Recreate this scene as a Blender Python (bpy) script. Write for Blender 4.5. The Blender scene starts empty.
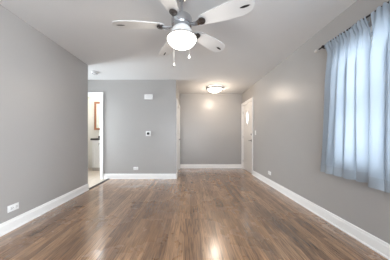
import bpy, bmesh, math, random
from mathutils import Vector, Matrix
PI = math.pi
random.seed(4)
S = bpy.context.scene
COL = S.collection

# ------------------------------------------------------------------ camera, world, daylight, exposure
cd = bpy.data.cameras.new('camera')
cd.sensor_width = 36.0
cd.lens = 36.0 * 165.0 / 390.0
cd.shift_x = 5.0 / 390.0
cd.shift_y = 6.2 / 390.0
cd.clip_start = 0.02
cam = bpy.data.objects.new('camera', cd)
cam.location = (0, 0, 1.05)
cam.rotation_euler = (PI / 2, 0, 0)
COL.objects.link(cam)
S.camera = cam

w = bpy.data.worlds.new('daylight')
S.world = w
w.use_nodes = True
bg = w.node_tree.nodes['Background']
bg.inputs[0].default_value = (0.72, 0.84, 1.0, 1)
bg.inputs[1].default_value = 0.5

S.view_settings.view_transform = 'Standard'
S.view_settings.look = 'None'
S.view_settings.gamma = 1.0
S.view_settings.use_curve_mapping = False
S.view_settings.exposure = 2.03

LAMP_FAN = 3.2        # emission of the fan's glass dome
LAMP_ENTRY = 2.2     # emission of the flush ceiling light
ADDED_DAY_REAR = 48.0
ADDED_DAY_NEAR = 66.0
ADDED_DAY_HALL = 34.0
FAN_BULB = 1.8        # the lamps' own light
ENTRY_BULB = 5.2
DAY_SIDE = 8.0
BATH = 16.0


def area(name, loc, rot, sx, sy, power, col):
    l = bpy.data.lights.new(name, 'AREA')
    l.shape = 'RECTANGLE'
    l.size = sx
    l.size_y = sy
    l.energy = power
    l.color = col
    o = bpy.data.objects.new(name, l)
    o.location = loc
    o.rotation_euler = rot
    COL.objects.link(o)
    return o


def bulb(name, loc, power, col, rad):
    l = bpy.data.lights.new(name, 'POINT')
    l.energy = power
    l.color = col
    l.shadow_soft_size = rad
    o = bpy.data.objects.new(name, l)
    o.location = loc
    COL.objects.link(o)


# daylight outside the curtained window, and outside three unseen windows added for light
area('added_daylight_rear', (0.0, -1.86, 1.15), (PI / 2, 0, 0), 2.6, 1.5, ADDED_DAY_REAR, (0.86, 0.93, 1.0))
area('daylight_side', (2.02, 1.22, 1.45), (0, PI / 2, 0), 1.4, 1.5, DAY_SIDE, (0.88, 0.94, 1.0))
area('added_daylight_near', (2.02, -0.75, 1.2), (0, PI / 2, 0), 1.6, 1.15, ADDED_DAY_NEAR, (0.88, 0.94, 1.0))
area('added_daylight_hall', (-3.62, 3.65, 1.25), (0, -PI / 2, 0), 1.6, 0.62, ADDED_DAY_HALL, (0.86, 0.94, 1.0))

# room dimensions (metres; camera at the origin looking along +Y)
H = 2.44
XL, XR = -2.0, 1.71
YR = -1.6            # rear wall face
YE = 3.23            # end of the left wall
YB = 4.07            # face of the back wall
YF = 5.43            # face of the far wall
XA = -0.345          # right end of the back wall
XH = -3.4            # end of the side hall


# ------------------------------------------------------------------ helpers
def obj(name, bm, mat=None, parent=None, smooth=None):
    me = bpy.data.meshes.new(name)
    bm.normal_update()
    bm.to_mesh(me)
    bm.free()
    if smooth is not None:
        for p in me.polygons:
            p.use_smooth = True
        try:
            me.set_sharp_from_angle(angle=math.radians(smooth))
        except Exception:
            pass
    if mat:
        me.materials.append(mat)
    o = bpy.data.objects.new(name, me)
    COL.objects.link(o)
    if parent:
        o.parent = parent
        # geometry is given in world space for parts of a thing that has an Empty root
        o.matrix_parent_inverse = Matrix.Identity(4)
    return o


def tag(o, label=None, cat=None, group=None, kind=None):
    if label:
        o['label'] = label
    if cat:
        o['category'] = cat
    if group:
        o['group'] = group
    if kind:
        o['kind'] = kind
    return o


def thing(name, label, cat, loc=(0, 0, 0), rot=(0, 0, 0), group=None):
    o = bpy.data.objects.new(name, None)
    o.empty_display_size = 0.1
    o.location = loc
    o.rotation_euler = rot
    COL.objects.link(o)
    return tag(o, label, cat, group)


def struct(name, bm, mat, parent=None, smooth=None):
    o = obj(name, bm, mat, parent, smooth)
    if not parent:
        o['kind'] = 'structure'
    return o


def box(bm, x0, x1, y0, y1, z0, z1, bevel=0.0, seg=2):
    b = bmesh.new()
    bmesh.ops.create_cube(b, size=1.0)
    for v in b.verts:
        v.co = Vector((x0 + (v.co.x + .5) * (x1 - x0), y0 + (v.co.y + .5) * (y1 - y0), z0 + (v.co.z + .5) * (z1 - z0)))
    if bevel > 0:
        bmesh.ops.bevel(b, geom=list(b.edges), offset=bevel, segments=seg, affect='EDGES', profile=0.5)
    join(bm, b)
    return bm


def join(bm, b, mtx=None):
    mp = {}
    for v in b.verts:
        mp[v] = bm.verts.new(mtx @ v.co if mtx else v.co)
    for f in b.faces:
        try:
            bm.faces.new([mp[v] for v in f.verts])
        except ValueError:
            pass
    b.free()


def lathe(bm, prof, n=40, c=(0, 0, 0), mtx=None):
    """prof: list of (r, z), revolved about Z through c"""
    rings = []
    M = mtx or Matrix.Identity(4)
    for r, z in prof:
        if r < 1e-6:
            rings.append([bm.verts.new(M @ Vector((c[0], c[1], c[2] + z)))])
        else:
            rings.append([bm.verts.new(M @ Vector((c[0] + r * math.cos(2 * PI * k / n), c[1] + r * math.sin(2 * PI * k / n), c[2] + z))) for k in range(n)])
    for a, b in zip(rings, rings[1:]):
        for k in range(n):
            k2 = (k + 1) % n
            if len(a) == 1 and len(b) == 1:
                continue
            if len(a) == 1:
                bm.faces.new([a[0], b[k], b[k2]])
            elif len(b) == 1:
                bm.faces.new([a[k], a[k2], b[0]])
            else:
                bm.faces.new([a[k], a[k2], b[k2], b[k]])
    return bm


def tube(bm, p0, p1, r, n=12, r1=None, caps=True):
    p0, p1 = Vector(p0), Vector(p1)
    r1 = r if r1 is None else r1
    d = (p1 - p0).normalized()
    q = d.to_track_quat('Z', 'Y').to_matrix()
    A = [bm.verts.new(p0 + q @ Vector((r * math.cos(2 * PI * k / n), r * math.sin(2 * PI * k / n), 0))) for k in range(n)]
    B = [bm.verts.new(p1 + q @ Vector((r1 * math.cos(2 * PI * k / n), r1 * math.sin(2 * PI * k / n), 0))) for k in range(n)]
    for k in range(n):
        bm.faces.new([A[k], A[(k + 1) % n], B[(k + 1) % n], B[k]])
    if caps:
        bm.faces.new(A[::-1])
        bm.faces.new(B)
    return bm


def torus(bm, c, R, r, axis='Y', n=18, m=8):
    P = []
    for i in range(n):
        a = 2 * PI * i / n
        row = []
        for j in range(m):
            b = 2 * PI * j / m
            u, v, t = (R + r * math.cos(b)) * math.cos(a), (R + r * math.cos(b)) * math.sin(a), r * math.sin(b)
            co = {'Y': (u, t, v), 'Z': (u, v, t), 'X': (t, u, v)}[axis]
            row.append(bm.verts.new(Vector(c) + Vector(co)))
        P.append(row)
    for i in range(n):
        for j in range(m):
            bm.faces.new([P[i][j], P[(i + 1) % n][j], P[(i + 1) % n][(j + 1) % m], P[i][(j + 1) % m]])
    return bm


def prism(bm, pts, ext):
    """closed polygon pts (3D list), extruded by vector ext"""
    e = Vector(ext)
    A = [bm.verts.new(Vector(p)) for p in pts]
    B = [bm.verts.new(Vector(p) + e) for p in pts]
    n = len(pts)
    bm.faces.new(A[::-1])
    bm.faces.new(B)
    for k in range(n):
        bm.faces.new([A[k], A[(k + 1) % n], B[(k + 1) % n], B[k]])
    bmesh.ops.recalc_face_normals(bm, faces=list(bm.faces))
    return bm


# ------------------------------------------------------------------ materials
def mat(name, col, rough=0.5, metal=0.0, spec=0.5, bump=0.0, bump_scale=60.0, var=0.0, emit=None, es=0.0, coat=0.0):
    m = bpy.data.materials.new(name)
    m.use_nodes = True
    nt = m.node_tree
    b = nt.nodes['Principled BSDF']
    b.inputs['Base Color'].default_value = (*col, 1)
    b.inputs['Roughness'].default_value = rough
    b.inputs['Metallic'].default_value = metal
    b.inputs['Specular IOR Level'].default_value = spec
    b.inputs['Coat Weight'].default_value = coat
    if emit:
        b.inputs['Emission Color'].default_value = (*emit, 1)
        b.inputs['Emission Strength'].default_value = es
    tc = nt.nodes.new('ShaderNodeTexCoord')
    if var > 0:
        n = nt.nodes.new('ShaderNodeTexNoise')
        n.inputs['Scale'].default_value = 2.5
        n.inputs['Detail'].default_value = 4
        mx = nt.nodes.new('ShaderNodeMix')
        mx.data_type = 'RGBA'
        mx.inputs[6].default_value = (*[c * (1 - var) for c in col], 1)
        mx.inputs[7].default_value = (*[min(1, c * (1 + var)) for c in col], 1)
        nt.links.new(tc.outputs['Object'], n.inputs['Vector'])
        nt.links.new(n.outputs['Fac'], mx.inputs[0])
        nt.links.new(mx.outputs[2], b.inputs['Base Color'])
    if bump > 0:
        n2 = nt.nodes.new('ShaderNodeTexNoise')
        n2.inputs['Scale'].default_value = bump_scale
        n2.inputs['Detail'].default_value = 3
        bp = nt.nodes.new('ShaderNodeBump')
        bp.inputs['Strength'].default_value = bump
        bp.inputs['Distance'].default_value = 0.002
        nt.links.new(tc.outputs['Object'], n2.inputs['Vector'])
        nt.links.new(n2.outputs['Fac'], bp.inputs['Height'])
        nt.links.new(bp.outputs['Normal'], b.inputs['Normal'])
    return m


M_WALL = mat('grey_wall_paint', (0.385, 0.372, 0.36), 0.35, spec=0.5, bump=0.10, bump_scale=45, var=0.02)
M_CEIL = mat('white_ceiling_paint', (0.66, 0.66, 0.655), 0.85, spec=0.2, bump=0.12, bump_scale=80, var=0.015)
M_TRIM = mat('white_trim_paint', (0.84, 0.835, 0.82), 0.35, spec=0.4)
M_DOOR = mat('white_door_paint', (0.82, 0.81, 0.79), 0.4, spec=0.4, var=0.02)
M_BATHWALL = mat('pale_bathroom_paint', (0.80, 0.79, 0.74), 0.5, var=0.02)
M_CHROME = mat('brushed_nickel', (0.50, 0.51, 0.53), 0.24, metal=1.0)
M_PEWTER = mat('pewter_rim', (0.32, 0.31, 0.30), 0.4, metal=0.9)
M_BLADE = mat('white_fan_blade', (0.60, 0.60, 0.595), 0.42, spec=0.4)
M_WHITEPL = mat('white_plastic', (0.80, 0.80, 0.79), 0.4)
M_DARK = mat('dark_bronze', (0.035, 0.032, 0.035), 0.4, metal=0.6)
M_BLACK = mat('black_plastic', (0.012, 0.012, 0.013), 0.35)
M_MEDAL = mat('dark_pewter', (0.13, 0.12, 0.115), 0.3, metal=0.9)
M_SILVER = mat('silver_finial', (0.72, 0.72, 0.71), 0.3, metal=0.8)
M_WOODFRAME = mat('orange_brown_wood', (0.33, 0.14, 0.07), 0.4, var=0.2)
M_COUNTER = mat('black_stone_worktop', (0.014, 0.012, 0.011), 0.5, var=0.4)
M_STRIP = mat('dark_stained_strip', (0.045, 0.032, 0.026), 0.4, var=0.2)
M_DOME = mat('lit_glass_dome', (0.9, 0.9, 0.9), 0.3, emit=(1.0, 0.94, 0.86), es=LAMP_FAN)
M_BOWL = mat('lit_alabaster_bowl', (0.9, 0.88, 0.85), 0.3, emit=(1.0, 0.93, 0.84), es=LAMP_ENTRY)
M_OUTSIDE = mat('glowing_door_lite', (0.9, 0.92, 0.95), 0.2, emit=(0.95, 0.97, 1.0), es=1.3)  # daylight behind the pane is put in as emission


def glass_mat():
    m = bpy.data.materials.new('window_glass')
    m.use_nodes = True
    nt = m.node_tree
    nt.nodes.remove(nt.nodes['Principled BSDF'])
    out = nt.nodes['Material Output']
    t = nt.nodes.new('ShaderNodeBsdfTransparent')
    g = nt.nodes.new('ShaderNodeBsdfGlossy')
    g.inputs['Roughness'].default_value = 0.02
    fr = nt.nodes.new('ShaderNodeFresnel')
    mx = nt.nodes.new('ShaderNodeMixShader')
    nt.links.new(fr.outputs[0], mx.inputs[0])
    nt.links.new(t.outputs[0], mx.inputs[1])
    nt.links.new(g.outputs[0], mx.inputs[2])
    nt.links.new(mx.outputs[0], out.inputs['Surface'])
    return m


M_GLASS = glass_mat()


def mirror_mat():
    return mat('mirror_glass', (0.82, 0.86, 0.83), 0.04, metal=1.0)


M_MIRROR = mirror_mat()


def curtain_mat(name, trans):
    m = bpy.data.materials.new(name)
    m.use_nodes = True
    nt = m.node_tree
    out = nt.nodes['Material Output']
    b = nt.nodes['Principled BSDF']
    tc = nt.nodes.new('ShaderNodeTexCoord')
    mp = nt.nodes.new('ShaderNodeMapping')
    mp.inputs['Scale'].default_value = (30, 30, 700)
    n = nt.nodes.new('ShaderNodeTexNoise')
    n.inputs['Scale'].default_value = 1.0
    n.inputs['Detail'].default_value = 2
    nt.links.new(tc.outputs['Object'], mp.inputs[0])
    nt.links.new(mp.outputs[0], n.inputs['Vector'])
    mx = nt.nodes.new('ShaderNodeMix')
    mx.data_type = 'RGBA'
    mx.inputs[6].default_value = (0.30, 0.355, 0.41, 1)
    mx.inputs[7].default_value = (0.41, 0.465, 0.52, 1)
    nt.links.new(n.outputs['Fac'], mx.inputs[0])
    nt.links.new(mx.outputs[2], b.inputs['Base Color'])
    b.inputs['Roughness'].default_value = 0.42
    b.inputs['Specular IOR Level'].default_value = 0.45
    b.inputs['Sheen Weight'].default_value = 0.25
    tr = nt.nodes.new('ShaderNodeBsdfTranslucent')
    tr.inputs[0].default_value = (0.62, 0.72, 0.82, 1)
    ms = nt.nodes.new('ShaderNodeMixShader')
    ms.inputs[0].default_value = trans
    nt.links.new(b.outputs[0], ms.inputs[1])
    nt.links.new(tr.outputs[0], ms.inputs[2])
    nt.links.new(ms.outputs[0], out.inputs['Surface'])
    return m


M_CURT = curtain_mat('pale_blue_satin', 0.45)
M_HEM = curtain_mat('pale_blue_satin_double', 0.25)


def floor_mat():
    m = bpy.data.materials.new('oak_plank_floor')
    m.use_nodes = True
    nt = m.node_tree
    L = nt.links.new
    N = nt.nodes.new
    b = nt.nodes['Principled BSDF']
    tc = N('ShaderNodeTexCoord')
    sep = N('ShaderNodeSeparateXYZ')
    L(tc.outputs['Object'], sep.inputs[0])
    comb = N('ShaderNodeCombineXYZ')         # planks run along Y
    L(sep.outputs['Y'], comb.inputs['X'])
    L(sep.outputs['X'], comb.inputs['Y'])
    br = N('ShaderNodeTexBrick')
    br.offset = 0.37
    br.offset_frequency = 3
    br.inputs['Scale'].default_value = 1.0
    br.inputs['Brick Width'].default_value = 1.05
    br.inputs['Row Height'].default_value = 0.057
    br.inputs['Mortar Size'].default_value = 0.0011
    br.inputs['Mortar Smooth'].default_value = 0.3
    br.inputs['Bias'].default_value = 0.0
    br.inputs['Color1'].default_value = (0, 0, 0, 1)
    br.inputs['Color2'].default_value = (1, 1, 1, 1)
    L(comb.outputs[0], br.inputs['Vector'])
    # per plank offset of the grain
    add = N('ShaderNodeVectorMath')
    add.operation = 'MULTIPLY_ADD'
    L(br.outputs['Color'], add.inputs[0])
    add.inputs[1].default_value = (7.3, 3.1, 0)
    L(comb.outputs[0], add.inputs[2])
    mp = N('ShaderNodeMapping')
    mp.inputs['Scale'].default_value = (1.6, 17, 1)
    L(add.outputs[0], mp.inputs[0])
    n1 = N('ShaderNodeTexNoise')             # cathedral grain
    n1.inputs['Scale'].default_value = 1.0
    n1.inputs['Detail'].default_value = 2.0
    n1.inputs['Distortion'].default_value = 0.4
    L(mp.outputs[0], n1.inputs['Vector'])
    mul = N('ShaderNodeMath')
    mul.operation = 'MULTIPLY'
    mul.inputs[1].default_value = 9.0
    L(n1.outputs['Fac'], mul.inputs[0])
    fr = N('ShaderNodeMath')
    fr.operation = 'PINGPONG'
    fr.inputs[1].default_value = 1.0
    L(mul.outputs[0], fr.inputs[0])
    rg = N('ShaderNodeValToRGB')
    rg.color_ramp.elements[0].position = 0.0
    rg.color_ramp.elements[0].color = (1, 1, 1, 1)
    rg.color_ramp.elements[1].position = 0.42
    rg.color_ramp.elements[1].color = (0, 0, 0, 1)
    L(fr.outputs[0], rg.inputs[0])
    mp2 = N('ShaderNodeMapping')
    mp2.inputs['Scale'].default_value = (4.5, 95, 1)
    L(add.outputs[0], mp2.inputs[0])
    n2 = N('ShaderNodeTexNoise')             # fine pores
    n2.inputs['Scale'].default_value = 1.0
    n2.inputs['Detail'].default_value = 3.0
    L(mp2.outputs[0], n2.inputs['Vector'])
    n3 = N('ShaderNodeTexNoise')             # broad variation of the stain
    n3.inputs['Scale'].default_value = 0.9
    n3.inputs['Detail'].default_value = 5.0
    n3.inputs['Roughness'].default_value = 0.6
    L(tc.outputs['Object'], n3.inputs['Vector'])
    # base: plank tone
    ra = N('ShaderNodeValToRGB')
    ra.color_ramp.elements[0].color = (0.235, 0.128, 0.068, 1)
    ra.color_ramp.elements[1].color = (0.46, 0.270, 0.148, 1)
    L(br.outputs['Color'], ra.inputs[0])
    dk = N('ShaderNodeMix')
    dk.data_type = 'RGBA'
    dk.blend_type = 'MULTIPLY'
    gs = N('ShaderNodeMath')
    gs.operation = 'MULTIPLY'
    gs.inputs[1].default_value = 0.9
    L(rg.outputs['Color'], gs.inputs[0])
    # grain shows more in some stretches than in others
    gm = N('ShaderNodeMapRange')
    gm.inputs[1].default_value = 0.35
    gm.inputs[2].default_value = 0.65
    gm.inputs[3].default_value = 0.25
    gm.inputs[4].default_value = 1.0
    L(n3.outputs['Fac'], gm.inputs[0])
    g2 = N('ShaderNodeMath')
    g2.operation = 'MULTIPLY'
    L(gs.outputs[0], g2.inputs[0])
    L(gm.outputs[0], g2.inputs[1])
    L(g2.outputs[0], dk.inputs[0])
    L(ra.outputs[0], dk.inputs[6])
    dk.inputs[7].default_value = (0.26, 0.20, 0.18, 1)
    fp = N('ShaderNodeMapRange')
    fp.inputs[1].default_value = 0.3
    fp.inputs[2].default_value = 0.7
    fp.inputs[3].default_value = 0.50
    fp.inputs[4].default_value = 1.38
    L(n2.outputs['Fac'], fp.inputs[0])
    m2 = N('ShaderNodeMix')
    m2.data_type = 'RGBA'
    m2.blend_type = 'MULTIPLY'
    m2.inputs[0].default_value = 1.0
    L(dk.outputs[2], m2.inputs[6])
    L(fp.outputs[0], m2.inputs[7])
    bv = N('ShaderNodeMapRange')
    bv.inputs[1].default_value = 0.3
    bv.inputs[2].default_value = 0.7
    bv.inputs[3].default_value = 0.82
    bv.inputs[4].default_value = 1.2
    L(n3.outputs['Fac'], bv.inputs[0])
    m3 = N('ShaderNodeMix')
    m3.data_type = 'RGBA'
    m3.blend_type = 'MULTIPLY'
    m3.inputs[0].default_value = 1.0
    L(m2.outputs[2], m3.inputs[6])
    L(bv.outputs[0], m3.inputs[7])

    # worn marks with a shape of their own: an ellipse-like spot roughened by noise
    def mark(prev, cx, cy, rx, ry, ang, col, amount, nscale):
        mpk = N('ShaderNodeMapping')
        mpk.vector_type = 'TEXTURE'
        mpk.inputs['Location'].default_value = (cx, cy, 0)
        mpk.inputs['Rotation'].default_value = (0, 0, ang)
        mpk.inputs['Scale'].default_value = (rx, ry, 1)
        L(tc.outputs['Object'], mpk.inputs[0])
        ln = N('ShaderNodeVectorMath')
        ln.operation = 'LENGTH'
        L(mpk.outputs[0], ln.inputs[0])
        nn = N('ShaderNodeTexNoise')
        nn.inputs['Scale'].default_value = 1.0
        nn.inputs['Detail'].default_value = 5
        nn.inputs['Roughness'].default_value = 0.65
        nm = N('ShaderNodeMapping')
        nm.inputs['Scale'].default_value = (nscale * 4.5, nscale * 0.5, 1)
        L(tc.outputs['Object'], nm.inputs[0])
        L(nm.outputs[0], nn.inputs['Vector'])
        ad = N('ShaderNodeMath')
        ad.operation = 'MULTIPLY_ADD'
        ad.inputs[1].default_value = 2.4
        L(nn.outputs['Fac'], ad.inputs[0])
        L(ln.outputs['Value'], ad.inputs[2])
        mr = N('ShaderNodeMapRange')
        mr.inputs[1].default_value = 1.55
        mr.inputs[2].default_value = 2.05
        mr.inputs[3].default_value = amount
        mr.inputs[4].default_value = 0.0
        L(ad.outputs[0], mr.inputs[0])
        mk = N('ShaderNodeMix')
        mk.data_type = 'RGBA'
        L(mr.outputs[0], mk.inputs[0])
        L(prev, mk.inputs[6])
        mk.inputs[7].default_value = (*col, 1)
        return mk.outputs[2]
    o = m3.outputs[2]
    o = mark(o, -0.42, 1.85, 0.14, 0.55, 0.12, (0.20, 0.098, 0.042), 0.6, 9)      # orange worn streak
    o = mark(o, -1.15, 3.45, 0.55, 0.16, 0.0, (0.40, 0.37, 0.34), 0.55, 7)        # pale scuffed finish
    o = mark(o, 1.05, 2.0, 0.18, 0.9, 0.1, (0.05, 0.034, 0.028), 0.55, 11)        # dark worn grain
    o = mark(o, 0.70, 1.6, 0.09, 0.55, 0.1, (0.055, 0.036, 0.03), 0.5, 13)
    o = mark(o, -0.20, 4.5, 0.18, 0.35, 0.0, (0.10, 0.066, 0.05), 0.5, 9)
    mo = N('ShaderNodeMix')
    mo.data_type = 'RGBA'
    mf = N('ShaderNodeMath')
    mf.operation = 'MULTIPLY'
    mf.inputs[1].default_value = 0.55
    L(br.outputs['Fac'], mf.inputs[0])
    L(mf.outputs[0], mo.inputs[0])
    L(o, mo.inputs[6])
    mo.inputs[7].default_value = (0.04, 0.026, 0.02, 1)
    L(mo.outputs[2], b.inputs['Base Color'])
    rr = N('ShaderNodeMapRange')
    rr.inputs[1].default_value = 0.3
    rr.inputs[2].default_value = 0.7
    rr.inputs[3].default_value = 0.22
    rr.inputs[4].default_value = 0.34
    L(n3.outputs['Fac'], rr.inputs[0])
    L(rr.outputs[0], b.inputs['Roughness'])
    b.inputs['Specular IOR Level'].default_value = 0.6
    b.inputs['Coat Weight'].default_value = 0.85
    b.inputs['Coat Roughness'].default_value = 0.17
    bp = N('ShaderNodeBump')
    bp.inputs['Strength'].default_value = 0.12
    bp.inputs['Distance'].default_value = 0.002
    L(n2.outputs['Fac'], bp.inputs['Height'])
    L(bp.outputs[0], b.inputs['Normal'])
    return m


M_FLOOR = floor_mat()


def tile_mat():
    m = bpy.data.materials.new('beige_floor_tile')
    m.use_nodes = True
    nt = m.node_tree
    b = nt.nodes['Principled BSDF']
    tc = nt.nodes.new('ShaderNodeTexCoord')
    br = nt.nodes.new('ShaderNodeTexBrick')
    br.offset = 0.0
    br.inputs['Scale'].default_value = 1.0
    br.inputs['Brick Width'].default_value = 0.3
    br.inputs['Row Height'].default_value = 0.3
    br.inputs['Mortar Size'].default_value = 0.003
    br.inputs['Color1'].default_value = (0.66, 0.58, 0.49, 1)
    br.inputs['Color2'].default_value = (0.72, 0.64, 0.55, 1)
    br.inputs['Mortar'].default_value = (0.45, 0.40, 0.35, 1)
    nt.links.new(tc.outputs['Object'], br.inputs['Vector'])
    nt.links.new(br.outputs['Color'], b.inputs['Base Color'])
    b.inputs['Roughness'].default_value = 0.35
    return m


M_TILE = tile_mat()

# ------------------------------------------------------------------ room shell
T = 0.12
bm = bmesh.new()
box(bm, XL, XR + T, YR - T, YB, -0.1, 0.0)
box(bm, XA - T, XR + T, YB, YF + T, -0.1, 0.0)
struct('floor', bm, M_FLOOR)
bm = bmesh.new()
box(bm, XH - T, XL, YE - T, YB + 1.6, -0.1, 0.0)
box(bm, XL, -1.4, YB + T, YB + 1.6, -0.1, 0.0)
struct('floor_tiled', bm, M_TILE)
bm = bmesh.new()
box(bm, XH - T, XR + T, YR - T, YF + 0.35, H, H + 0.1)
struct('ceiling', bm, M_CEIL)

bm = bmesh.new()
box(bm, XL - T, XL, YR - T, YE, 0, H)
struct('wall_left', bm, M_WALL)
bm = bmesh.new()
box(bm, XH, XL - T, YE - T, YE, 0, H)
struct('wall_hall', bm, M_WALL)
bm = bmesh.new()
HY0, HY1, HZ0, HZ1 = 3.33, 3.97, 0.45, 2.05  # opening for an unseen window, added for the light from the hall
box(bm, XH - T, XH, YE - T, HY0, 0, H)
box(bm, XH - T, XH, HY0, HY1, 0, HZ0)
box(bm, XH - T, XH, HY0, HY1, HZ1, H)
box(bm, XH - T, XH, HY1, YB + 1.6, 0, H)
struct('wall_hall_end', bm, M_BATHWALL)

# back wall with the bathroom doorway
DX0, DX1, DZ = -2.97, -2.205, 2.065
bm = bmesh.new()
box(bm, XH, DX0, YB, YB + T, 0, H)
box(bm, DX0, DX1, YB, YB + T, DZ, H)
box(bm, DX1, XA, YB, YB + T, 0, H)
struct('wall_back', bm, M_WALL)

# left wall of the entry, with a closet door opening
CY0, CY1, CZ = 4.25, 5.20, 1.93
bm = bmesh.new()
box(bm, XA - T, XA, YB + T, CY0, 0, H)
box(bm, XA - T, XA, CY0, CY1, CZ, H)
box(bm, XA - T, XA, CY1, YF, 0, H)
struct('wall_entry', bm, M_WALL)
bm = bmesh.new()
box(bm, XA - T, XR + T, YF, YF + T, 0, H)
struct('wall_far', bm, M_WALL)

# right wall: window opening behind the curtain, entry door opening at the far end
WY0, WY1, WZ0, WZ1 = 0.55, 1.90, 0.72, 2.02
EY0, EY1, EZ = 4.525, 5.350, 2.045
bm = bmesh.new()
NY0, NY1, NZ0, NZ1 = -1.30, -0.20, 0.45, 1.95  # opening for an unseen window, added to light the left wall
box(bm, XR, XR + T, YR - T, NY0, 0, H)
box(bm, XR, XR + T, NY0, NY1, 0, NZ0)
box(bm, XR, XR + T, NY0, NY1, NZ1, H)
box(bm, XR, XR + T, NY1, WY0, 0, H)
box(bm, XR, XR + T, WY0, WY1, 0, WZ0)
box(bm, XR, XR + T, WY0, WY1, WZ1, H)
box(bm, XR, XR + T, WY1, EY0, 0, H)
box(bm, XR, XR + T, EY0, EY1, EZ, H)
box(bm, XR, XR + T, EY1, YF, 0, H)
struct('wall_right', bm, M_WALL)

# rear wall with a wide unseen window, added for daylight
RX0, RX1, RZ0, RZ1 = -1.25, 1.25, 0.40, 1.85
bm = bmesh.new()
box(bm, XL, RX0, YR - T, YR, 0, H)
box(bm, RX1, XR, YR - T, YR, 0, H)
box(bm, RX0, RX1, YR - T, YR, 0, RZ0)
box(bm, RX0, RX1, YR - T, YR, RZ1, H)
struct('wall_rear', bm, M_WALL)

# bathroom shell
BW = 5.40
bm = bmesh.new()
box(bm, XH, -1.4, BW, BW + T, 0, H)
struct('wall_bathroom_far', bm, M_BATHWALL)
bm = bmesh.new()
box(bm, -1.52, -1.4, YB + T, BW, 0, H)
struct('wall_bathroom_right', bm, M_BATHWALL)


def baseboard(name, p0, p1, nrm, h=0.125, t=0.016):
    """p0,p1 on the wall line (x,y); nrm points into the room"""
    p0, p1, n = Vector((*p0, 0)), Vector((*p1, 0)), Vector((*nrm, 0))
    prof = [(0, 0.0), (t + 0.008, 0.0), (t + 0.008, 0.012), (t, 0.02), (t, h - 0.03), (t - 0.004, h - 0.022), (t - 0.006, h - 0.006), (0.004, h), (0, h)]
    pts = [p0 + n * a + Vector((0, 0, z)) for a, z in prof]
    b = bmesh.new()
    prism(b, pts, p1 - p0)
    return struct(name, b, M_TRIM)


baseboard('baseboard_left', (XL, YR), (XL, YE), (1, 0))
baseboard('baseboard_back', (-2.135, YB), (XA, YB), (0, -1))
baseboard('baseboard_entry_near', (XA, YB - 0.016), (XA, CY0 - 0.075), (1, 0), t=0.012)
baseboard('baseboard_entry_left', (XA, CY1 + 0.075), (XA, YF), (1, 0))
baseboard('baseboard_far', (XA + 0.02, YF), (XR, YF), (0, -1))
baseboard('baseboard_right', (XR, YR), (XR, EY0 - 0.07), (-1, 0))
baseboard('baseboard_rear', (XL + 0.02, YR), (XR - 0.02, YR), (0, 1))

# dark transition strip between the oak and the tile
b = bmesh.new()
prism(b, [(XL - 0.035, YE, 0), (XL + 0.035, YE, 0), (XL + 0.03, YE, 0.008), (XL + 0.012, YE, 0.013), (XL - 0.012, YE, 0.013), (XL - 0.03, YE, 0.008)], (0, YB - 0.02 - YE, 0))
struct('trim_threshold', b, M_STRIP)


# ------------------------------------------------------------------ door casings (on wall faces)
def casing(name, axis, face, sgn, a0, a1, z1, wd=0.07, t=0.018, jamb=T, jd=1):
    """axis 'Y': opening spans y a0..a1 in a wall whose face is x=face; sgn: direction of the room.
       axis 'X': opening spans x a0..a1 in a wall whose face is y=face."""
    b = bmesh.new()

    def bx(u0, u1, d0, d1, z0, z1_, bev=0.004):
        if axis == 'Y':
            box(b, min(face + sgn * d0, face + sgn * d1), max(face + sgn * d0, face + sgn * d1), u0, u1, z0, z1_, bev)
        else:
            box(b, u0, u1, min(face + sgn * d0, face + sgn * d1), max(face + sgn * d0, face + sgn * d1), z0, z1_, bev)
    bx(a0 - wd, a0 + 0.004, 0, t, 0, z1 + wd)
    bx(a1 - 0.004, a1 + wd, 0, t, 0, z1 + wd)
    bx(a0, a1, 0, t, z1 - 0.004, z1 + wd)
    # raised outer back-band
    bx(a0 - wd - 0.006, a0 - wd + 0.012, 0, t + 0.008, 0, z1 + wd + 0.006, 0.003)
    bx(a1 + wd - 0.012, a1 + wd + 0.006, 0, t + 0.008, 0, z1 + wd + 0.006, 0.003)
    bx(a0 - wd, a1 + wd, 0, t + 0.008, z1 + wd - 0.012, z1 + wd + 0.006, 0.003)
    # jambs through the wall
    bx(a0 - 0.001, a0 + 0.018, -jamb, 0, 0, z1, 0)
    bx(a1 - 0.018, a1 + 0.001, -jamb, 0, 0, z1, 0)
    bx(a0, a1, -jamb, 0, z1 - 0.018, z1 + 0.001, 0)
    return struct(name, b, M_TRIM)


casing('trim_1', 'X', YB, -1, DX0, DX1, DZ, wd=0.062)
casing('trim_2', 'Y', XA, 1, CY0, CY1, CZ, wd=0.07)
casing('trim_3', 'Y', XR, -1, EY0, EY1, EZ, wd=0.06)

# entry door: flush slab with a small pointed glass lite, lever handle, deadbolt, hinges
fx = XR + 0.012        # room-side face of the slab
b = bmesh.new()
box(b, fx, fx + 0.042, EY0 + 0.02, EY1 - 0.02, 0.008, EZ - 0.02, 0.002)
door = struct('door_1', b, M_DOOR)
tag(door, 'white entry door with a small pointed window beside the far wall', 'door')
LY, LZ = (EY0 + EY1) / 2 - 0.005, 1.60
LITE = [(0, -0.20), (0.045, -0.09), (0.062, 0.02), (0.045, 0.115), (0, 0.19), (-0.045, 0.115), (-0.062, 0.02), (-0.045, -0.09)]


def ring_poly(scale):
    return [(LY + a * scale, LZ + z * scale) for a, z in LITE]


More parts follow.
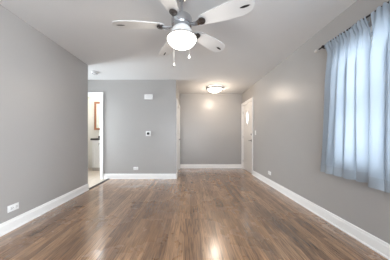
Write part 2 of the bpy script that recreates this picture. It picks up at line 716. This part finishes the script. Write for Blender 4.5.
b = bmesh.new()
prism(b, [(fx - 0.002, y, z) for y, z in ring_poly(1.0)], (0.006, 0, 0))
struct('door_pane', b, M_OUTSIDE, door)
b = bmesh.new()
o0, o1 = ring_poly(1.25), ring_poly(1.0)
for k in range(8):
    k2 = (k + 1) % 8
    q = [o0[k], o0[k2], o1[k2], o1[k]]
    bb = bmesh.new()
    prism(bb, [(fx - 0.010, y, z) for y, z in q], (0.010, 0, 0))
    join(b, bb)
struct('pane_moulding', b, M_DOOR, door)
hy, hz = EY0 + 0.095, 0.93
b = bmesh.new()
tube(b, (fx, hy, hz), (fx - 0.010, hy, hz), 0.030, 20)
tube(b, (fx - 0.010, hy, hz), (fx - 0.045, hy, hz), 0.011, 12)
tube(b, (fx - 0.045, hy - 0.012, hz), (fx - 0.045, hy + 0.115, hz - 0.006), 0.010, 12, 0.007)
struct('door_handle', b, M_PEWTER, door, 40)
b = bmesh.new()
tube(b, (fx, hy, 1.10), (fx - 0.014, hy, 1.10), 0.027, 20, 0.023)
struct('deadbolt', b, M_CHROME, door, 40)
for z in (0.25, 1.02, 1.80):
    b = bmesh.new()
    tube(b, (fx - 0.006, EY1 - 0.019, z - 0.045), (fx - 0.006, EY1 - 0.019, z + 0.045), 0.006, 8)
    struct('hinge', b, M_CHROME, door, 40)

# closet door in the entry's left wall: six-panel slab
cx = XA - 0.014
b = bmesh.new()
box(b, cx - 0.035, cx, CY0 + 0.02, CY1 - 0.02, 0.01, CZ - 0.02, 0.002)
cdoor = struct('door_2', b, M_DOOR)
tag(cdoor, 'white closet door in the entry side wall, seen edge-on', 'door')
for z0, z1 in ((0.15, 0.75), (0.88, 1.45), (1.56, 1.80)):
    for y0, y1 in ((CY0 + 0.12, CY0 + 0.44), (CY0 + 0.52, CY1 - 0.12)):
        b = bmesh.new()
        box(b, cx - 0.002, cx + 0.006, y0, y1, z0, z1, 0.004)
        struct('door_panel', b, M_DOOR, cdoor)
b = bmesh.new()
tube(b, (cx, CY1 - 0.09, 0.95), (cx + 0.035, CY1 - 0.09, 0.95), 0.010, 12)
lathe(b, [(0, 0.0), (0.018, 0.004), (0.026, 0.016), (0.020, 0.03), (0, 0.034)], 20, mtx=Matrix.Translation((cx + 0.03, CY1 - 0.09, 0.95)) @ Matrix.Rotation(PI / 2, 4, 'Y'))
struct('door_knob', b, M_CHROME, cdoor, 40)


# ------------------------------------------------------------------ windows
def window(name, axis, face, outward, a0, a1, z0, z1, ndiv):
    """double-hung frame set in the wall thickness"""
    def bx(b, u0, u1, d0, d1, za, zb, bev=0.003):
        lo, hi = sorted((face + outward * d0, face + outward * d1))
        if axis == 'Y':
            box(b, lo, hi, u0, u1, za, zb, bev)
        else:
            box(b, u0, u1, lo, hi, za, zb, bev)
    b = bmesh.new()
    f = 0.035
    bx(b, a0, a0 + f, 0.0, 0.115, z0, z1)
    bx(b, a1 - f, a1, 0.0, 0.115, z0, z1)
    bx(b, a0 + f, a1 - f, 0.0, 0.115, z0, z0 + f)
    bx(b, a0 + f, a1 - f, 0.0, 0.115, z1 - f, z1)
    # casing on the wall face
    c = 0.06
    bx(b, a0 - c, a0, -0.015, 0.0, z0 - c, z1 + c)
    bx(b, a1, a1 + c, -0.015, 0.0, z0 - c, z1 + c)
    bx(b, a0, a1, -0.015, 0.0, z1, z1 + c)
    bx(b, a0, a1, -0.015, 0.0, z0 - c, z0)
    root = struct(name, b, M_TRIM)
    wdt = (a1 - a0 - 2 * f) / ndiv
    for k in range(ndiv):
        u0 = a0 + f + k * wdt
        u1 = u0 + wdt
        zm = (z0 + z1) / 2
        for (za, zb, d) in ((z0 + f, zm + 0.018, 0.045), (zm - 0.018, z1 - f, 0.075)):
            b = bmesh.new()
            s = 0.036
            bx(b, u0 + 0.001, u0 + s, d, d + 0.028, za, zb)
            bx(b, u1 - s, u1 - 0.001, d, d + 0.028, za, zb)
            bx(b, u0 + s, u1 - s, d, d + 0.028, za, za + s)
            bx(b, u0 + s, u1 - s, d, d + 0.028, zb - s, zb)
            sash = struct('window_sash', b, M_TRIM, root)
            b = bmesh.new()
            bx(b, u0 + s - 0.004, u1 - s + 0.004, d + 0.011, d + 0.016, za + s - 0.004, zb - s + 0.004, 0)
            struct('window_pane', b, M_GLASS, sash)
    return root


window('window_1', 'Y', XR, 1, WY0, WY1, WZ0, WZ1, 2)
window('added_window_rear', 'X', YR, -1, RX0, RX1, RZ0, RZ1, 3)  # unseen, added to bring daylight from behind the camera
window('added_window_near', 'Y', XR, 1, NY0, NY1, NZ0, NZ1, 1)  # unseen, added to light the left wall
window('added_window_hall', 'Y', XH, -1, HY0, HY1, HZ0, HZ1, 1)  # unseen, added as the source of the hall light


# ------------------------------------------------------------------ ceiling fan
FX, FY = -0.08, 1.60
fan = thing('ceiling_fan', 'white five-blade ceiling fan with nickel motor and lit glass dome', 'ceiling fan', (FX, FY, H))
ZB = 2.118 - H      # blade plane, relative to the root at the ceiling
b = bmesh.new()
lathe(b, [(0, -0.001), (0.070, -0.001), (0.072, -0.012), (0.066, -0.035), (0.045, -0.055), (0.020, -0.064), (0, -0.064)], 36)
obj('canopy', b, M_CHROME, fan, 40)
b = bmesh.new()
tube(b, (0, 0, -0.06), (0, 0, -0.225), 0.0125, 16)
obj('downrod', b, M_CHROME, fan, 40)
b = bmesh.new()
lathe(b, [(0, -0.200), (0.030, -0.200), (0.034, -0.222), (0.060, -0.232), (0.092, -0.244), (0.100, -0.262), (0.100, -0.318), (0.094, -0.330), (0.070, -0.338), (0, -0.338)], 44)
obj('motor_housing', b, M_CHROME, fan, 35)
b = bmesh.new()
lathe(b, [(0, -0.336), (0.062, -0.336), (0.078, -0.345), (0.092, -0.36), (0.104, -0.39), (0.110, -0.42), (0.112, -0.438), (0, -0.438)], 44)
obj('light_fitter', b, M_WHITEPL, fan, 35)
b = bmesh.new()
lathe(b, [(0.108, -0.436), (0.142, -0.438), (0.146, -0.444), (0.146, -0.452), (0.141, -0.456), (0.108, -0.455)], 44)
obj('dome_rim', b, M_SILVER, fan, 35)
b = bmesh.new()
prof = [(0.140, -0.452)]
for k in range(1, 11):
    a = PI / 2 * k / 10
    prof.append((0.136 * math.cos(a) ** 0.9 if k < 10 else 0, -0.452 - 0.072 * math.sin(a)))
lathe(b, prof, 44)
obj('glass_dome', b, M_DOME, fan, 60)


def blade_outline():
    """half-widths along the radius: a paddle that swells and rounds off at the tip"""
    L0, L1 = 0.165, 0.665
    st = []
    for k in range(25):
        t = k / 24
        r = L0 + (L1 - L0) * t
        wv = 0.044 + 0.036 * min(1, t / 0.55) ** 0.8
        if t > 0.72:
            q = (t - 0.72) / 0.28
            wv *= max(0.0, 1 - q ** 2.6) ** 0.5
        if t < 0.08:
            wv *= (t / 0.08 * 0.5 + 0.5)
        st.append((r, max(wv, 0.004)))
    return st


def blade_mesh():
    b = bmesh.new()
    top, bot = [], []
    st = blade_outline()
    up = [(r, wv) for r, wv in st]
    loop = [(r, wv) for r, wv in up] + [(r, -wv) for r, wv in reversed(up)]
    A = [b.verts.new((r, y, 0.004)) for r, y in loop]
    B = [b.verts.new((r, y, -0.004)) for r, y in loop]
    n = len(loop)
    h = len(st)
    for k in range(h - 1):
        b.faces.new([A[k], A[n - 1 - k], A[n - 2 - k], A[k + 1]])
        b.faces.new([B[k], B[k + 1], B[n - 2 - k], B[n - 1 - k]])
    for k in range(n):
        b.faces.new([A[k], B[k], B[(k + 1) % n], A[(k + 1) % n]])
    bmesh.ops.recalc_face_normals(b, faces=list(b.faces))
    return b


def iron_mesh():
    """bracket: from the motor's underside, curving down and out under the blade root"""
    b = bmesh.new()
    path = [Vector((0.088, 0, -0.006)), Vector((0.115, 0, -0.016)), Vector((0.15, 0, -0.020)), Vector((0.19, 0, -0.016)), Vector((0.225, 0, -0.011))]
    hw = [0.012, 0.016, 0.022, 0.028, 0.018]
    rows = []
    for p, wv in zip(path, hw):
        rows.append([b.verts.new(p + Vector((0, s * wv, z))) for s, z in ((-1, 0.004), (1, 0.004), (1, -0.004), (-1, -0.004))])
    for r0, r1 in zip(rows, rows[1:]):
        for k in range(4):
            b.faces.new([r0[k], r0[(k + 1) % 4], r1[(k + 1) % 4], r1[k]])
    b.faces.new(rows[0][::-1])
    b.faces.new(rows[-1])
    bmesh.ops.recalc_face_normals(b, faces=list(b.faces))
    return b


def medal_mesh():
    b = bmesh.new()
    lathe(b, [(0, -0.026), (0.012, -0.026), (0.020, -0.021), (0.030, -0.022), (0.036, -0.018), (0.036, -0.010), (0.030, -0.0045), (0, -0.0045)], 28, c=(0.205, 0, 0))
    return b


def inlay_mesh():
    b = bmesh.new()
    pts = [(0.545, -0.003), (0.575, -0.010), (0.610, -0.008), (0.628, 0.0), (0.610, 0.008), (0.575, 0.010), (0.545, 0.003)]
    prism(b, [(x, y, -0.0058) for x, y in pts], (0, 0, 0.0022))
    return b


first = None
for k, ang in enumerate((-25, 43, 115, 182, 253)):
    if first is None:
        bl = obj('fan_blade', blade_mesh(), M_BLADE, fan, 30)
        kids = [obj('blade_iron', iron_mesh(), M_CHROME, bl, 30), obj('blade_medallion', medal_mesh(), M_MEDAL, bl, 35), obj('tip_inlay', inlay_mesh(), M_DARK, bl)]
        kids[2]['label'] = 'dark slot near the blade tip'
        first = (bl, kids)
    else:
        bl = first[0].copy()
        COL.objects.link(bl)
        bl.parent = fan
        for c in first[1]:
            cc = c.copy()
            COL.objects.link(cc)
            cc.parent = bl
    bl.location = (0, 0, ZB)
    bl.rotation_euler = Matrix.Rotation(math.radians(ang), 3, 'Z').to_4x4().to_euler()
    bl.rotation_euler = (Matrix.Rotation(math.radians(ang), 3, 'Z') @ Matrix.Rotation(math.radians(-11), 3, 'X')).to_euler()

for (dx, dy, zb, m) in ((-0.088, 0.128, 1.785, M_PEWTER), (0.072, 0.140, 1.875, M_WHITEPL)):
    b = bmesh.new()
    q = math.hypot(dx, dy)
    tube(b, (dx * 0.108 / q, dy * 0.108 / q, -0.425), (dx, dy, -0.434), 0.0022, 6)
    z = -0.434
    tube(b, (dx, dy, z), (dx, dy, zb - H + 0.03), 0.0008, 6)
    while z > zb - H + 0.03:
        bmesh.ops.create_icosphere(b, subdivisions=1, radius=0.0017, matrix=Matrix.Translation((dx, dy, z)))
        z -= 0.007
    ch = obj('pull_chain', b, M_SILVER, fan, 40)
    b = bmesh.new()
    lathe(b, [(0, 0.034), (0.004, 0.032), (0.006, 0.022), (0.012, 0.010), (0.0125, 0.004), (0.008, -0.004), (0, -0.007)], 16, c=(dx, dy, zb - H))
    obj('chain_bob', b, m, ch, 40)

bulb('fan_bulb', (FX, FY, H - 0.62), FAN_BULB, (1.0, 0.94, 0.86), 0.06)

# ------------------------------------------------------------------ flush ceiling light in the entry
cl = thing('ceiling_light', 'lit flush-mount ceiling light with pewter rim in the entry', 'ceiling light', (0.705, 4.68, H))
b = bmesh.new()
lathe(b, [(0, -0.001), (0.155, -0.001), (0.165, -0.012), (0.165, -0.022), (0, -0.022)], 44)
obj('ceiling_pan', b, M_WHITEPL, cl, 35)
b = bmesh.new()
lathe(b, [(0.196, -0.014), (0.214, -0.016), (0.222, -0.032), (0.220, -0.058), (0.208, -0.064), (0.202, -0.056), (0.196, -0.014)], 48)
obj('rim', b, M_PEWTER, cl, 35)
for k in range(3):
    a = 2 * PI * k / 3 + 0.5
    b = bmesh.new()
    tube(b, (0.150 * math.cos(a), 0.150 * math.sin(a), -0.015), (0.203 * math.cos(a), 0.203 * math.sin(a), -0.036), 0.007, 8)
    obj('rim_clip', b, M_PEWTER, cl, 40)
b = bmesh.new()
prof = []
for k in range(13):
    a = PI / 2 * k / 12
    prof.append((0.200 * math.cos(a) if k < 12 else 0.0, -0.054 - 0.092 * math.sin(a) ** 1.25))
lathe(b, prof, 48)
obj('glass_bowl', b, M_BOWL, cl, 60)
b = bmesh.new()
lathe(b, [(0, -0.144), (0.010, -0.146), (0.013, -0.153), (0.008, -0.161), (0.004, -0.167), (0, -0.169)], 16)
obj('finial', b, M_PEWTER, cl, 40)

bulb('entry_bulb', (0.705, 4.68, H - 0.23), ENTRY_BULB, (1.0, 0.82, 0.65), 0.09)

# ------------------------------------------------------------------ smoke detector
sd = thing('smoke_detector', 'round white smoke detector on the ceiling before the side hall', 'smoke detector', (-2.06, 3.575, H))
b = bmesh.new()
lathe(b, [(0, -0.001), (0.068, -0.001), (0.070, -0.006), (0.066, -0.020), (0.058, -0.030), (0.040, -0.036), (0, -0.037)], 36)
obj('detector_body', b, M_WHITEPL, sd, 35)
b = bmesh.new()
lathe(b, [(0.045, -0.034), (0.052, -0.033), (0.052, -0.0375), (0.045, -0.0385)], 36)
obj('sensor_slot', b, M_DARK, sd, 35)
b = bmesh.new()
lathe(b, [(0, -0.036), (0.014, -0.036), (0.013, -0.041), (0, -0.0425)], 20)
obj('test_button', b, M_WHITEPL, sd, 35)


# ------------------------------------------------------------------ small wall fittings
def on_wall(name, label, cat, loc, yaw, group=None):
    """local frame: x along the wall, y INTO the wall (so -y is the room), z up"""
    return thing(name, label, cat, loc, (0, 0, yaw), group)


ch = on_wall('doorbell_chime', 'white rectangular doorbell chime box high on the grey back wall', 'doorbell chime', (-1.015, YB, 2.015), 0)
b = bmesh.new()
box(b, -0.098, 0.098, -0.045, -0.001, -0.060, 0.060, 0.006, 3)
obj('chime_cover', b, M_WHITEPL, ch, 35)
b = bmesh.new()
for k in range(5):
    box(b, -0.070, 0.070, -0.0465, -0.044, -0.034 + k * 0.016, -0.030 + k * 0.016)
obj('sound_slots', b, mat('grey_slot', (0.55, 0.55, 0.55), 0.5), ch)

th = on_wall('thermostat', 'square white thermostat with a black round dial on the back wall', 'thermostat', (-1.026, YB, 1.115), 0)
b = bmesh.new()
box(b, -0.062, 0.062, -0.012, -0.001, -0.062, 0.062, 0.004, 3)
obj('wall_plate', b, M_WHITEPL, th, 35)
b = bmesh.new()
lathe(b, [(0, 0.010), (0.033, 0.010), (0.034, 0.020), (0.033, 0.032), (0.029, 0.036), (0, 0.036)], 36, mtx=Matrix.Rotation(PI / 2, 4, 'X'))
obj('dial', b, M_BLACK, th, 35)


M_OUTLETFACE = mat('outlet_face', (0.77, 0.77, 0.76), 0.4)
M_SLOT = mat('outlet_slot', (0.16, 0.16, 0.16), 0.5)


def outlet(label, loc, yaw):
    o = on_wall('wall_outlet', label, 'outlet', loc, yaw)
    b = bmesh.new()
    box(b, -0.059, 0.059, -0.006, -0.0005, -0.037, 0.037, 0.0025, 2)
    obj('cover_plate', b, M_WHITEPL, o, 35)
    for s in (-1, 1):
        b = bmesh.new()
        box(b, s * 0.027 - 0.018, s * 0.027 + 0.018, -0.009, -0.005, -0.016, 0.016, 0.0025, 2)
        sk = obj('socket', b, M_OUTLETFACE, o, 35)
        b = bmesh.new()
        for z in (-0.007, 0.007):
            box(b, s * 0.027 - 0.006, s * 0.027 + 0.006, -0.0096, -0.0088, z - 0.0016, z + 0.0016)
        tube(b, (s * 0.027 + 0.011, -0.0096, 0), (s * 0.027 + 0.011, -0.0088, 0), 0.003, 8)
        obj('socket_slots', b, M_SLOT, sk)
    b = bmesh.new()
    tube(b, (0, -0.0072, 0), (0, -0.0055, 0), 0.0035, 10)
    obj('plate_screw', b, M_CHROME, o)
    return o


outlet('white outlet low on the left wall nearest the viewer', (XL, 1.865, 0.245), PI / 2)
outlet('white outlet low on the grey back wall under the thermostat', (-1.335, YB, 0.255), 0)
outlet('white outlet low on the right wall beyond the curtain', (XR, 3.54, 0.26), -PI / 2)

sw = on_wall('light_switch', 'white toggle light switch on the wall beside the entry door', 'light switch', (XR, 4.30, 1.14), -PI / 2)
b = bmesh.new()
box(b, -0.036, 0.036, -0.006, -0.0005, -0.059, 0.059, 0.0025, 2)
obj('cover_plate', b, M_WHITEPL, sw, 35)
b = bmesh.new()
prism(b, [(-0.005, -0.0055, -0.010), (-0.005, -0.0055, 0.010), (-0.005, -0.016, 0.012), (-0.005, -0.016, 0.004)], (0.010, 0, 0))
obj('toggle', b, M_WHITEPL, sw)

# ------------------------------------------------------------------ curtain rod and curtains
RX_, RZ_ = 1.612, 2.135
rod = thing('curtain_rod', 'dark curtain rod with silver end knob above the window', 'curtain rod', (XR, 1.23, RZ_))
rx = RX_ - XR
b = bmesh.new()
tube(b, (rx, -0.98, 0), (rx, 0.83, 0), 0.009, 14)
obj('rod', b, M_DARK, rod, 40)
for s, y in ((1, 0.83), (-1, -0.98)):
    b = bmesh.new()
    lathe(b, [(0, 0.0), (0.011, 0.0), (0.012, 0.010), (0.007, 0.016), (0.012, 0.022), (0.020, 0.034), (0.022, 0.046), (0.017, 0.060), (0.008, 0.068), (0, 0.070)], 20,
          mtx=Matrix.Translation((rx, y, 0)) @ Matrix.Rotation(-s * PI / 2, 4, 'X'))
    obj('end_knob', b, M_SILVER, rod, 50)['label'] = 'silver end knob'
for y in (0.77, -0.92):
    b = bmesh.new()
    box(b, -0.006, -0.0005, y - 0.018, y + 0.018, -0.045, 0.045, 0.002)
    tube(b, (-0.004, y, -0.022), (rx, y, -0.0185), 0.006, 10)
    torus(b, (rx, y, 0), 0.0135, 0.0045, 'Y', 16, 8)
    obj('rod_bracket', b, M_DARK, rod, 40)


def curtain(name, label, xb, top0, top1, bot0, bot1, zt, zb, folds, seed, amp_t, amp_b):
    rnd = random.Random(seed)
    NU, NV = 260, 56
    # irregular fold positions and depths
    knots = [0.0]
    for k in range(folds):
        knots.append(knots[-1] + rnd.uniform(0.65, 1.45))
    tot = knots[-1]
    knots = [k / tot for k in knots]
    deps = [rnd.uniform(0.6, 1.1) for _ in range(folds + 1)]
    # extra gathers at the header
    gn = folds * 2.6

    def sample(u, v):
        i = 0
        while i < folds - 1 and u > knots[i + 1]:
            i += 1
        t = (u - knots[i]) / (knots[i + 1] - knots[i])
        c = abs(math.cos(PI * t))
        s = 2 * c ** 3 - 1 + 0.18 * math.sin(3 * PI * t + i)      # broad rounded crest, narrow deep crease
        big = s * (deps[i] * (1 - t) + deps[i + 1] * t)
        side = -math.sin(2 * PI * t) * (0.26 + 0.12 * deps[i]) / folds
        g = math.sin(2 * PI * gn * u + 1.2 * math.sin(9 * u + seed))
        k = min(1.0, v / 0.30)
        k = k * k * (3 - 2 * k)
        a = amp_t * (1 - v) + amp_b * v
        h = max(0.0, 1 - v / 0.07)
        h = h * h * (3 - 2 * h)
        x = big * a * (0.25 + 0.75 * k) * (1 - h) + g * (0.009 * (1 - k) * (1 - h) + 0.006 * h)
        x += (RX_ - 0.0205 - xb) * h
        # lower folds wander a little
        x += 0.006 * math.sin(5 * v + 14 * u + seed) * v
        y0 = top0 + (bot0 - top0) * v ** 1.3
        y1 = top1 + (bot1 - top1) * v ** 1.3
        y = y0 + (y1 - y0) * u + side * (y1 - y0) * k + 0.010 * math.sin(6 * u + 3 * v + seed) * v
        z = zt + (zb - zt) * v
        z += 0.010 * math.sin(2 * PI * folds * u + seed) * v ** 6
        if v < 0.02:
            z += 0.013 * math.sin(2 * PI * gn * u * 1.1) + 0.006 * math.sin(41 * u + seed)
        return Vector((xb + x, y, z))
    root = thing('curtain', label, 'curtain', (xb, top0, zb))
    off = Vector((xb, top0, zb))

    def sheet(v0, v1, nv, dx):
        b = bmesh.new()
        g = [[b.verts.new(sample(i / NU, v0 + (v1 - v0) * j / nv) + Vector((dx, 0, 0)) - off) for i in range(NU + 1)] for j in range(nv + 1)]
        for j in range(nv):
            for i in range(NU):
                b.faces.new([g[j][i], g[j][i + 1], g[j + 1][i + 1], g[j + 1][i]])
        return b
    obj('cloth', sheet(0, 1, NV, 0), M_CURT, root, 80)
    obj('hem', sheet(0.938, 0.9995, 6, -0.0022), M_HEM, root, 80)
    # back of the rod pocket
    b = bmesh.new()
    rows = []
    for j in range(6):
        row = []
        for i in range(NU + 1):
            p = sample(i / NU, 0.03 * (1 - j / 5))
            q = sample(i / NU, 0.0)
            g = 0.004 * math.sin(2 * PI * gn * 1.3 * i / NU)
            row.append(b.verts.new(Vector((RX_ + 0.0185 + g, p.y, p.z - (0.003 if j == 5 else 0))) - off))
        rows.append(row)
    for j in range(5):
        for i in range(NU):
            b.faces.new([rows[j][i], rows[j][i + 1], rows[j + 1][i + 1], rows[j + 1][i]])
    obj('rod_pocket', b, M_HEM, root, 80)
    return root


curtain('curtain_panel', 'pale blue satin curtain panel with its edge by the silver rod knob', 1.622, 1.955, 1.495, 2.035, 1.49, RZ_ - 0.006, 0.625, 5, 3, 0.024, 0.034)
curtain('curtain_panel', 'pale blue satin curtain panel nearer the viewer, cut by the photo edge', 1.596, 1.448, 0.42, 1.440, 0.40, RZ_ - 0.006, 0.600, 8, 11, 0.024, 0.036)

# ------------------------------------------------------------------ bathroom seen through the doorway
VX0, VX1, VY0 = -2.955, -2.05, 4.98
va = thing('vanity_cabinet', 'white bathroom vanity with black worktop seen through the doorway', 'cabinet', (VX0, VY0, 0))
D = BW - VY0 - 0.002
Wv = VX1 - VX0
b = bmesh.new()
box(b, 0, Wv, 0.0, D, 0.10, 0.93, 0.002)
obj('cabinet_body', b, M_DOOR, va)
b = bmesh.new()
box(b, 0.0, Wv, 0.02, D, 0.0, 0.10)
obj('toe_kick', b, mat('beige_toe_kick', (0.52, 0.47, 0.42), 0.5), va)
for k in range(2):
    x0 = 0.02 + k * Wv / 2
    x1 = x0 + Wv / 2 - 0.03
    b = bmesh.new()
    box(b, x0, x1, -0.018, 0.0, 0.74, 0.90, 0.004)
    dr = obj('drawer_front', b, M_DOOR, va)
    b = bmesh.new()
    tube(b, ((x0 + x1) / 2, -0.018, 0.82), ((x0 + x1) / 2, -0.040, 0.82), 0.010, 12, 0.014)
    obj('knob', b, M_CHROME, dr, 40)
    b = bmesh.new()
    box(b, x0, x1, -0.012, 0.0, 0.13, 0.72, 0.003)
    for (a0, a1, c0, c1) in ((x0, x0 + 0.06, 0.13, 0.72), (x1 - 0.06, x1, 0.13, 0.72), (x0 + 0.06, x1 - 0.06, 0.13, 0.19), (x0 + 0.06, x1 - 0.06, 0.66, 0.72)):
        box(b, a0, a1, -0.020, -0.010, c0, c1, 0.002)
    d = obj('cabinet_door', b, M_DOOR, va)
    b = bmesh.new()
    kx = x1 - 0.03 if k == 0 else x0 + 0.03
    tube(b, (kx, -0.018, 0.62), (kx, -0.042, 0.62), 0.010, 12, 0.014)
    obj('knob', b, M_CHROME, d, 40)
b = bmesh.new()
box(b, -0.035, Wv + 0.02, -0.03, D, 0.93, 0.985, 0.006)
obj('worktop', b, M_COUNTER, va)['label'] = 'black stone worktop'
b = bmesh.new()
box(b, -0.035, Wv + 0.02, D - 0.018, D, 0.985, 1.06, 0.003)
obj('backsplash', b, M_COUNTER, va)

mc = thing('medicine_cabinet', 'mirrored medicine cabinet with orange-brown wood frame above the vanity', 'mirror cabinet', (-3.06, BW - 0.001, 1.25))
Wm, Hm, Dm = 0.60, 0.90, 0.11
b = bmesh.new()
box(b, 0.0, Wm, -Dm, 0, 0, Hm, 0.003)
obj('cabinet_body', b, M_DOOR, mc)
b = bmesh.new()
for (x0, x1, z0, z1) in ((0, 0.06, 0, Hm), (Wm - 0.06, Wm, 0, Hm), (0.06, Wm - 0.06, 0, 0.06), (0.06, Wm - 0.06, Hm - 0.06, Hm)):
    box(b, x0, x1, -Dm - 0.022, -Dm, z0, z1, 0.004)
obj('frame', b, M_WOODFRAME, mc)['label'] = 'orange-brown wood frame'
b = bmesh.new()
box(b, 0.055, Wm - 0.055, -Dm - 0.010, -Dm - 0.001, 0.055, Hm - 0.055)
obj('mirror', b, M_MIRROR, mc)

# bathroom's own ceiling lamp
bl = thing('ceiling_light', 'lit round globe light on the bathroom ceiling beyond the doorway', 'ceiling light', (-2.5, 4.62, H))
b = bmesh.new()
lathe(b, [(0, -0.001), (0.09, -0.001), (0.095, -0.015), (0.085, -0.03), (0, -0.03)], 32)
obj('lamp_base', b, M_CHROME, bl, 35)
b = bmesh.new()
prof = [(0.08, -0.028)] + [(0.12 * math.sin(PI * (0.25 + 0.75 * k / 14)), -0.11 + 0.105 * math.cos(PI * (0.25 + 0.75 * k / 14))) for k in range(14)] + [(0, -0.215)]
lathe(b, prof, 32)
obj('lamp_globe', b, mat('lit_globe', (0.9, 0.9, 0.9), 0.3, emit=(1.0, 0.96, 0.91), es=BATH), bl, 60)
